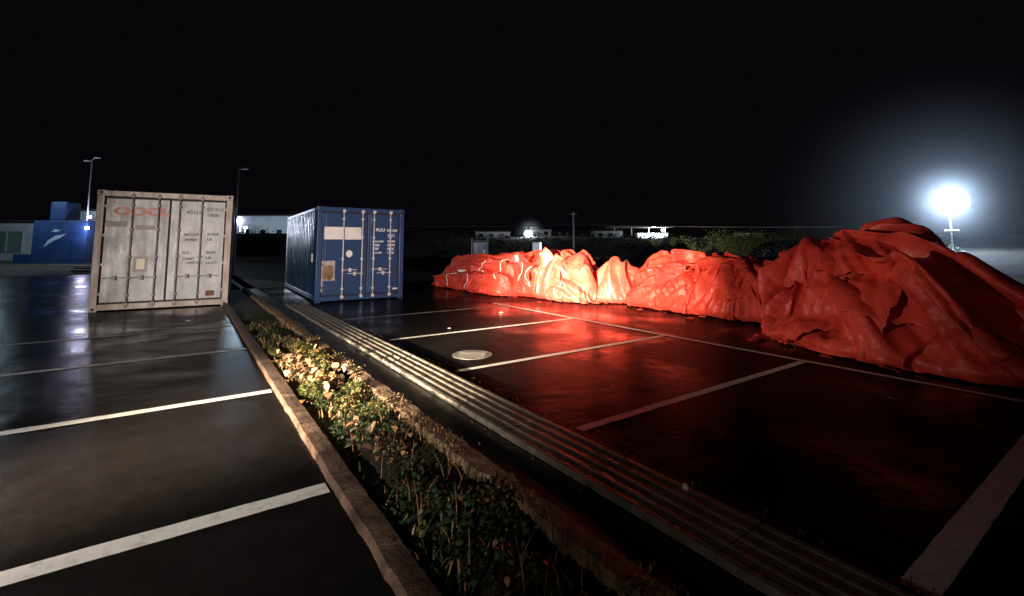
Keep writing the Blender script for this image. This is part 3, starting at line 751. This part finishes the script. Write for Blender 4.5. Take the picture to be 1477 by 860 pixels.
for u, zt_, zb_, sw in ((11.9,1.0,.35,.12),(12.4,1.1,.5,-.1)): rope(bright, u, zt_, zb_, sw)
p = surf(bright, 6.5, 12.75, 1.1) or Vector(lot(9.0, 12.75, 1.1))
b = MB(); q = p-Vector((CA, SA, 0))*.06; b.tube([q+Vector((-.05,0,.22)), q+Vector((.10,0,-.24))], .065, 12)
tag(b.build('white_tube', M['sticker'], smooth=False), 'short white tube leaning on the tarpaulins left of the brightest heap', 'tube')
# ================================================================== BACKGROUND
def px(x, Y): return (x-738.5)/670.67*Y
def pz(y, Y): return CAM_H+(355.7-y)/670.67*Y
M['wall_white'] = noisy('white_render', (.55,.58,.60), (.70,.72,.73), .6, .7)
M['wall_grey'] = noisy('grey_render', (.25,.25,.25), (.36,.36,.36), .6, .8)
M['booth_blue'] = noisy('blue_panel_paint', (.016,.05,.15), (.025,.07,.19), .8, .5)
M['swoosh'] = mat('pale_emblem', (.5,.62,.75), .5)
M['roofing'] = noisy('dark_roofing', (.03,.03,.035), (.06,.06,.065), 1, .7)
M['glass_dark'] = mat('dark_glass', (.01,.015,.02), .08)
M['greenish'] = noisy('green_tinted_cladding', (.14,.24,.20), (.24,.34,.30), .5, .5)
M['lamp_violet'] = emit('lit_violet_lamp', (.75,.6,1.0), 40)
M['lamp_white'] = emit('lit_white_lamp', (.80,.90,1.0), 60)
M['grasslit'] = noisy('verge_grass', (.06,.09,.015), (.15,.17,.03), 6, .8, .8, 30, .05)

def point(name, loc, w, c, size=.15):
    d = bpy.data.lights.new(name, 'POINT'); d.energy = w; d.color = c; d.shadow_soft_size = size
    o = bpy.data.objects.new(name, d); col.objects.link(o); o.location = loc; return o
def part_box(parent, name, m, x0, x1, y0, y1, z0, z1, bevel=0):
    b = MB(); b.box(x0, x1, y0, y1, z0, z1); return b.build(name, m, parent, bevel=bevel)
# long white building behind the blue booth
B = tag(empty('building', (-44, 46, 0)), 'long low white building behind the blue booth', 'building')
part_box(B, 'wall', M['wall_white'], -16, -2.5, 0, 9, 0, 4.0)
part_box(B, 'wall', M['wall_white'], -2.5, 6.5, 1.2, 10, 0, 5.2)
part_box(B, 'roof', M['roofing'], -16.3, -2.52, -.3, 9.2, 4.0, 4.2)
part_box(B, 'roof', M['roofing'], -2.8, 6.8, 1.0, 10.2, 5.2, 5.4)
w = part_box(B, 'window', M['greenish'], -9, -4.2, -.05, .0, 1.0, 3.1)
for k in range(4): part_box(w, 'frame', M['wall_white'], -9+k*1.6-.05, -9+k*1.6+.05, -.09, -.052, 1.0, 3.1)
for k in range(3):
    w = part_box(B, 'window', M['glass_dark'], 4.0+k*.8, 4.5+k*.8, 1.14, 1.19, 1.2, 2.4)
b = MB(); b.tube([(3.2,4,5.4),(3.2,4,6.5)], .55, 16); b.tube([(4.4,4,5.4),(4.4,4,6.5)], .5, 16); b.build('water_tank', M['steel'], B, smooth=False)
# blue booth
B = tag(empty('booth', (px(48,40), 40, 0), R(4)), 'blue booth with a raised roof box and a pale emblem on its wall', 'booth')
wdt = px(121,40)-px(48,40)
part_box(B, 'wall', M['booth_blue'], 0, wdt, 0, 3.2, 0, 3.85, .05)
part_box(B, 'roof_box', M['booth_blue'], .8, 2.2, .5, 2.0, 3.85, 5.55, .12)
part_box(B, 'low_extension', M['booth_blue'], -1.7, 0, .3, 2.4, 0, .95, .05)
b = MB(); sw = [(.95,1.5),(1.3,2.15),(1.9,2.55),(2.75,2.7),(2.3,2.35),(1.75,2.1),(1.4,1.85)]
b.add([(x, -.02, z) for x, z in sw], [tuple(range(len(sw)))]); sw2 = [(1.5,2.9),(1.8,3.1),(2.3,3.0),(1.9,2.85)]
b.add([(x, -.02, z) for x, z in sw2], [tuple(range(4))]); b.build('emblem', M['swoosh'], B)
part_box(B, 'door', M['booth_blue'], 3.2, 4.0, -.03, 0, .1, 2.2, .02)
b = MB(); b.box(wdt-.02, wdt+.16, -.15, .05, 3.1, 3.3); b.build('wall_lamp', M['lamp_violet'], B)
point('booth_lamp_light', (px(124,40)+.3, 39.6, 3.1), 190, (.7,.68,1.0))
b = MB(); b.box(-.12, .12, -.15, 0, -.12, .12)  # extra lamp, made up as source for a second row of glints
o = b.build('wall_lamp', M['lamp_violet']); o.location = (px(129,44.8), 44.8, 4.45); tag(o, 'tiny violet white lamp high on the white building beside the white container', 'lamp')
point('upper_lamp_light', (px(129,44.5)+.1, 44.3, 4.5), 190, (.75,.8,1.0))
spot('booth_lamp_beam', (px(124,40)+.3, 39.5, 3.2), (-7.2, 16.6, 2.3), 3200, (.75,.82,1.0), 12, .25, .10)  # added narrow spot, for glints on the blue container's side wall
spot('upper_lamp_beam', (px(129,44.5)+.1, 44.2, 4.5), (-7.2, 16.6, 2.4), 4500, (.75,.82,1.0), 11, .25, .10)  # second added spot for the same side-wall glints
point('yard_lamp_light', (-41, 36.5, 7.5), 900, (.62,.82,1.0), .3)  # added point without a fixture, brightens booth and white building
b = MB(); b.box(0, 6.2, 0, .9, 0, .10)
tag(b.build('verge', M['grasslit'], loc=(px(25,37), 36.5, 0)), kind='structure')
for i,(x0,x1,Y) in enumerate(((113,140,34),(108,135,30))):  # pale bars set where white streaks cross the ground
    b = MB(); b.box(0, px(x1,Y)-px(x0,Y), 0, .3, 0, .12)
    tag(b.build('kerb', M['wall_white'], loc=(px(x0,Y), Y, 0)), kind='structure')
# far building seen between the two containers
B = tag(empty('building', (px(338,72), 72, 1.0)), 'brightly lit pale hall seen in the gap between the two containers', 'building')
part_box(B, 'wall', M['wall_white'], 0, 14, 0, 8, -1, 5.3)
part_box(B, 'roof', M['roofing'], -.2, 14.2, -.3, 8.2, 5.3, 5.5)
for k in range(5): part_box(B, 'window', M['glass_dark'], 1.6+k*2.5, 2.4+k*2.5, -.05, 0, 1.4, 3.2)
b = MB(); b.box(.5,.8,-.4,-.1,4.3,4.9); b.build('wall_lamp', M['lamp_violet'], B)
point('hall_lamp_light', (px(347,63), 63.0, 4.9), 2600, (.62,.85,1.0), .15)  # added light ahead of the hall, for glints on the blue side
for q, zq in enumerate((4.9, 4.05)):  # two invented lamp posts carrying the added lights
    b = MB(); b.tube([(0,0,-4),(0,0,zq)], .05, 6); b.box(-.2,.2,-.1,.1,zq,zq+.18,1)
    tag(b.build('lamp_post', [M['steel'], M['lamp_violet']], loc=(px(347+q*7,63), 63, 0)), ['short lamp post with a violet white light before the lit hall','lower lamp post with a violet white light farther from the white container'][q], 'lamp post')
point('hall_lamp_light', (px(354,63), 62.8, 4.1), 1500, (.62,.85,1.0), .15)
# street lamps
def street_lamp(loc, h, heads, label, arm=.4):
    t = tag(empty('street_lamp', loc), label, 'street lamp')
    b = MB(); b.tube([(0,0,0),(0,0,h*.5),(0,0,h)], [.085,.07,.05], 10); b.build('pole', M['steel'], t, smooth=True)
    for s, dz in heads:
        b = MB(); b.tube([(0,0,h-.12),(s*arm,0,h+dz)], .028, 6); b.build('arm', M['steel'], t)
        b = MB(); b.box(min(s*arm, s*(arm+.5)), max(s*arm, s*(arm+.5)), -.12, .12, h+dz-.05, h+dz+.05); b.build('lamp_head', M['lamp_shell'], t, bevel=.03)
    return t
street_lamp((px(340,30), 30, 0), pz(243,30), [(1,0)], 'slim street lamp with a single head rising behind the white container', .1)
street_lamp((px(125,45), 45, 0), pz(229,45), [(-1,-.15),(1,.15)], 'tall street lamp with two heads above the white building', .25)

# right-hand distance
def house(x0, x1, ytop, Y, label, m, zb=2.2):
    X0, X1 = px(x0,Y), px(x1,Y); zt = pz(ytop,Y)
    t = tag(empty('house', (X0, Y, 0)), label, 'house')
    part_box(t, 'wall', m, 0, X1-X0, 0, 6, zb-2, zt-.6)
    b = MB(); W = X1-X0
    b.add([(-.3,-.4,zt-.6),(W+.3,-.4,zt-.6),(W+.3,6.4,zt-.6),(-.3,6.4,zt-.6),(-.3,3,zt),(W+.3,3,zt)], [(0,1,5,4),(2,3,4,5),(0,4,3),(1,2,5),(3,2,1,0)])
    b.build('roof', M['roofing'], t)
    for k in range(max(1, int(W/2.5))): part_box(t, 'window', M['glass_dark'], .8+k*2.5, 1.8+k*2.5, -.06, 0, zt-2, zt-1.1)
    return t
house(686, 736, 331, 112, 'low grey house left of the distant white lamp', M['wall_grey'])
house(766, 795, 328, 118, 'small grey house just right of the distant white lamp', M['wall_grey'])
house(858, 898, 330, 115, 'low grey house left of the bright white canopy', M['wall_grey'])
house(1075, 1100, 333, 112, 'little grey house above the dark bushes', M['wall_grey'])
# lit canopy
Y = 112; X0 = px(916,Y); X1 = px(968,Y)
t = tag(empty('canopy_building', (X0, Y, 0)), 'bright white lit strip of wall under a thin canopy on the skyline', 'building')
W = X1-X0
part_box(t, 'wall', M['wall_white'], 1.2, W, 2.5, 5, 3.2, pz(336,Y))
part_box(t, 'roof', M['wall_grey'], -6, W+.5, -.5, 5.5, pz(327.5,Y)-.12, pz(327.5,Y)+.12)
for k in range(4): 
    b = MB(); b.tube([(-5+k*4.1,0,3),(-5+k*4.1,0,pz(328,Y))], .12, 8); b.build('column', M['wall_white'], t)
b = MB(); b.box(W-1.9, W-1.3, 1.2, 1.5, pz(333,Y), pz(331,Y)); b.build('lamp', M['lamp_white'], t)
point('canopy_light', (X0+W*.55, Y-.2, pz(332,Y)), 2600, (.8,.9,1.0), .2)
# distant white lamp on a post
Y = 100; t = tag(empty('lamp_post', (px(762,Y), Y, 3)), 'far white lamp glaring on a short post left of the pale pole', 'lamp post')
zz = pz(338,Y)-3
b = MB(); b.tube([(0,0,-1),(0,0,zz)], .07, 8); b.build('pole', M['steel'], t)
bm = bmesh.new(); bmesh.ops.create_icosphere(bm, subdivisions=3, radius=.85); me = bpy.data.meshes.new('lamp'); bm.to_mesh(me); bm.free(); me.materials.append(M['lamp_white'])
o = bpy.data.objects.new('lamp', me); col.objects.link(o); o.parent = t; o.location = (0,0,zz); o.scale = (1,1,.85)
point('far_lamp_light', (px(766,Y), Y-1.2, pz(334,Y)+.3), 1300, (.85,.93,1.0), .2)
# utility poles and sagging cable
cable_pts = []
for i,(x, ytop, ya, lab) in enumerate(((556,322,325,'pole'),(827,306,324,''),(1262,322,327,'r'))):
    Y = 62; X = px(x,Y)
    labs = ['utility pole hidden behind the blue container', 'pale slender utility pole standing clear on the skyline', 'utility pole behind the largest red heap']
    t = tag(empty('utility_pole', (X, Y, .5)), labs[i], 'utility pole')
    b = MB(); b.tube([(0,0,-1),(0,0,pz(ytop,Y)-.5)], [.13,.10], 8); b.build('pole', M['wall_white'], t, smooth=True)
    b = MB(); b.box(-.45,.45,-.05,.05,pz(ytop+3,Y)-.58,pz(ytop+3,Y)-.5); b.build('crossarm', M['steel'], t)
    cable_pts.append(Vector((X, Y-.13, pz(ya,Y))))
for a, c in zip(cable_pts, cable_pts[1:]):
    b = MB(); pts = [a+(c-a)*k/16-Vector((0,0,.22*4*(k/16)*(1-k/16))) for k in range(17)]
    b.tube(pts, .022, 5); tag(b.build('overhead_cable', M['conc'], smooth=True), 'thin overhead cable sagging %s the pale pole' % ('left of' if a is cable_pts[0] else 'right of'), 'cable')
# low boundary wall
b = MB(); Y = 33
b.box(px(560,Y), px(1240,Y), Y, Y+.25, 0, .82); b.box(px(560,Y)-.03, px(1240,Y), Y-.04, Y+.29, .82, .90)
tag(b.build('boundary_wall', M['conc'], bevel=.01), 'low grey concrete wall running behind the red tarpaulins', 'wall')
# blue cabin, sign, sack behind the heaps
Y = 24; t = tag(empty('cabin', (px(680,Y), Y, 0)), 'blue upright cabin with a pale corner post behind the leftmost tarpaulin stack', 'cabin')
w_ = px(704,Y)-px(680,Y)
part_box(t, 'wall', M['booth_blue'], .1, w_-.06, .05, .9, 0, 1.85, .03)
for x0 in (0, w_-.05): part_box(t, 'post', M['conc'], x0, x0+.06, 0, .06, 0, pz(344,Y))
part_box(t, 'roof', M['roofing'], 0, w_, 0, .95, 1.86, 1.95, .02)
part_box(t, 'door', M['booth_blue'], .2, w_-.16, .02, .045, .1, 1.7, .01)
b = MB(); b.tube([(w_-.2,.0,1.3),(w_-.2,.0,1.45)], .03, 8); b.build('handle', M['sticker'], t)
Y = 20; t = tag(empty('notice_board', (px(768,Y), Y, 0)), 'small blue board with a bright white edge behind the tarpaulins', 'board')
part_box(t, 'panel', M['booth_blue'], 0, px(778,Y)-px(768,Y), 0, .04, 1.2, pz(350,Y), .005)
part_box(t, 'edge', M['sticker'], px(778,Y)-px(768,Y), px(781,Y)-px(768,Y), -.01, .05, 1.2, pz(350,Y), .005)
part_box(t, 'leg', M['steel'], .1, .14, .0, .04, 0, 1.2); 
# scrub dotted over the rising ground
r = np.random.default_rng(77); V = []; F = []
sp_ = []
for _ in range(240):
    yy = r.uniform(46, 112); xx = r.uniform(-.35, .95)*yy; hh = r.uniform(.3, 1.1); zb = terrain_z(xx, yy)
    for _ in range(26):
        d = r.normal(0, 1, 3); d /= np.linalg.norm(d)
        sp_.append(((xx+d[0]*hh*1.6, yy+d[1]*hh, zb+abs(d[2])*hh*.8), r.uniform(0,6.28), r.uniform(-.3,1.2), r.uniform(.25,.6), 0, .6))
V, F, I = leaf_mesh(sp_); b = MB(); b.v = V; b.f = F; b.m = I
tag(b.build('scrub', leafmat('scrub_leaf', (.03,.035,.015), (.08,.07,.03), .7)), 'low scrub dotted over the rising ground far behind', 'scrub', kind='stuff')
# dark bushes
def bush(cx, Y, w, h, seed, label, base=0, dark=False):
    r = np.random.default_rng(seed); sp_ = []
    cl = [(r.normal(0, w*.28), r.normal(0, w*.15), r.uniform(.25, .8)*h, r.uniform(.25,.45)*h) for _ in range(12)]
    for _ in range(1500):
        c = cl[r.integers(12)]; d = r.normal(0, 1, 3); d /= np.linalg.norm(d); q = r.random()**.4*c[3]
        z = c[2]+d[2]*q
        if z < 0: continue
        sp_.append(((c[0]+d[0]*q*1.25, c[1]+d[1]*q, z), r.uniform(0,6.28), r.uniform(-.6,1.2), r.uniform(.10,.24), 0, .6))
    V, F, I = leaf_mesh(sp_); t = tag(empty('bush', (cx, Y, base)), label, 'bush')
    b = MB(); b.v = V; b.f = F; b.m = I; b.build('foliage', M['bush_dark'] if dark else M['bush'], t)
    b = MB()
    for k in range(5): b.tube([(0,0,-.1),(r.normal(0,.2*w),r.normal(0,.1*w),h*.55)], [.05,.02], 5)
    b.build('stem', M['soil'], t)
M['bush'] = leafmat('bush_leaf', (.015,.030,.010), (.04,.06,.02), .6)
M['bush_dark'] = leafmat('dark_bush_leaf', (.006,.012,.009), (.015,.03,.02), .6)
for i,(x, ytop, w, lab) in enumerate(((985,343,3.0,'low rounded bush under the bright canopy'),(1040,336,3.6,'yellowish green bush above the dip between the two large heaps'),
      (1085,334,3.4,'dark green bush right of the yellowish one'),(1125,331,3.4,'tall dark green bush left of the largest heap'),(1160,332,3.2,'dark green bush partly behind the top of the largest heap'),(930,348,2.6,'smallest low bush behind the orange red heap'))):
    bush(px(x,38), 38+.5*i%2, w, pz(ytop,38), 50+i, lab)
for i,(x, ytop, w, lab) in enumerate(((355,329,3.0,'black rounded bush in front of the lit hall'),(372,327,1.4,'black narrow bush in front of the lit hall'),(388,333,3.5,'black low bush beside the blue container'),(345,336,3,'black low bush beside the white container'))):
    bush(px(x,55), 55, w, pz(ytop,55), 70+i, lab, 0, True)
b = MB(); b.box(px(330,56), px(470,56), 56, 56.3, 0, pz(337,56)); tag(b.build('boundary_wall', M['roofing']), 'dark wall below the lit hall in the gap between containers', 'wall')

# floodlight tower on the right
Y = 50; FX = px(1375,Y); FZ = pz(291,Y)
t = tag(empty('floodlight_tower', (FX, Y, 0), -R(43.5)), 'glaring white floodlight tower behind the largest red heap', 'floodlight')
b = MB(); b.tube([(-.2,0,.6),(-.2,0,FZ)], [.09,.06], 8); b.build('mast', M['lamp_shell'], t, smooth=True)
part_box(t, 'body', M['steel'], -1.2, .8, -.6, .6, .5, 1.15, .08)
for s in (-.75, .35):
    b = MB(); b.tube([(s,-.72,.35),(s,-.58,.35)], .34, 18); b.build('wheel', M['roofing'], t)
b = MB(); b.box(-.75,.45,-.15,.15,pz(333.5,Y),pz(331.5,Y)); b.build('mast_bracket', M['lamp_shell'], t, bevel=.02)
hb = part_box(t, 'lamp_bar', M['steel'], -1.3, 1.3, .0, .1, FZ-.05, FZ+.05)
for sx in (-1.05,-.35,.35,1.05):
    for sz in (-.36,.36):
        b = MB(); b.tube([(sx,.02,FZ+sz),(sx,-.22,FZ+sz)], [.22,.36], 18)
        l_ = b.build('lamp_head', M['lamp_shell'], t)
        b = MB(); b.tube([(sx,-.225,FZ+sz),(sx,-.24,FZ+sz)], .35, 18); b.build('lens', M['flood'], l_)
point('floodlight_light', (FX-.62, Y-.65, FZ), FLOOD_W, (.58,.75,1.0), .5)
# local mist balls, shaped to give the lamps their halos and glare
def mist(loc, sc, dens, name='mist'):
    bm = bmesh.new(); bmesh.ops.create_icosphere(bm, subdivisions=4, radius=1); me = bpy.data.meshes.new(name); bm.to_mesh(me); bm.free()
    m = bpy.data.materials.new(name); m.use_nodes = True; n = m.node_tree.nodes; n.remove(n['Principled BSDF'])
    v = n.new('ShaderNodeVolumePrincipled'); v.inputs['Color'].default_value = (.9,.95,1,1); v.inputs['Density'].default_value = dens
    l = m.node_tree.links; tc = n.new('ShaderNodeTexCoord'); ln = n.new('ShaderNodeVectorMath'); ln.operation = 'LENGTH'
    l.new(tc.outputs['Object'], ln.inputs[0]); mr = n.new('ShaderNodeMapRange'); mr.interpolation_type = 'SMOOTHERSTEP'
    mr.inputs['From Min'].default_value = 1.0; mr.inputs['From Max'].default_value = 0.0
    mr.inputs['To Min'].default_value = 0; mr.inputs['To Max'].default_value = dens
    l.new(ln.outputs['Value'], mr.inputs['Value']); l.new(mr.outputs['Result'], v.inputs['Density'])
    l.new(v.outputs[0], n['Material Output'].inputs['Volume']); me.materials.append(m)
    o = bpy.data.objects.new(name, me); col.objects.link(o); o.location = loc; o.scale = sc
    return tag(o, kind='stuff')
mist((FX, Y, FZ-1), (24, 11, 19), MIST*.42)
mist((FX-.2, Y-.2, FZ), (7, 4, 5.5), .032)
mist((px(764,100), 99, pz(337,100)), (4.2, 2.5, 4.2), .012)

# ================================================================== SMALL THINGS
b = MB(); p = lot(7.0, 2.2)
bm = bmesh.new(); bmesh.ops.create_icosphere(bm, subdivisions=2, radius=.022)
for v in bm.verts: v.co *= 1+.25*math.sin(v.co.x*90+v.co.z*70)
me = bpy.data.meshes.new('pebble'); bm.to_mesh(me); bm.free(); me.materials.append(M['sticker'])
o = bpy.data.objects.new('pebble', me); col.objects.link(o); o.location = lot(2.72, 1.96, .07); tag(o, 'small white pebble on the edge of the ribbed drainage channel', 'pebble')
def scrap(v, u, s, label, seed, m):
    r = np.random.default_rng(seed); b = MB(); n = 7
    pts = [(s*math.cos(2*math.pi*k/n)*r.uniform(.5,1), s*.6*math.sin(2*math.pi*k/n)*r.uniform(.5,1), r.uniform(.004,.025)) for k in range(n)]
    b.add(pts+[(0,0,.03)], [(k,(k+1)%n,n) for k in range(n)])
    o = b.build('litter', m, loc=lot(v,u,.006)); tag(o, label, 'litter', 'scraps of litter on the wet asphalt')
    so = o.modifiers.new('thickness','SOLIDIFY'); so.thickness = .002
scrap(6.35, 9.6, .09, 'white scrap of paper between the two farthest painted lines', 1, M['sticker'])
scrap(4.3, 8.35, .05, 'tiny pale scrap on the bay near the blue container', 2, M['stain'])
scrap(6.2, 1.9, .05, 'faint thin scrap on the dark bay at the right', 3, M['stain'])
scrap(.1, 12.4, .07, 'little crumpled scrap just in front of the white container', 5, M['stain'])
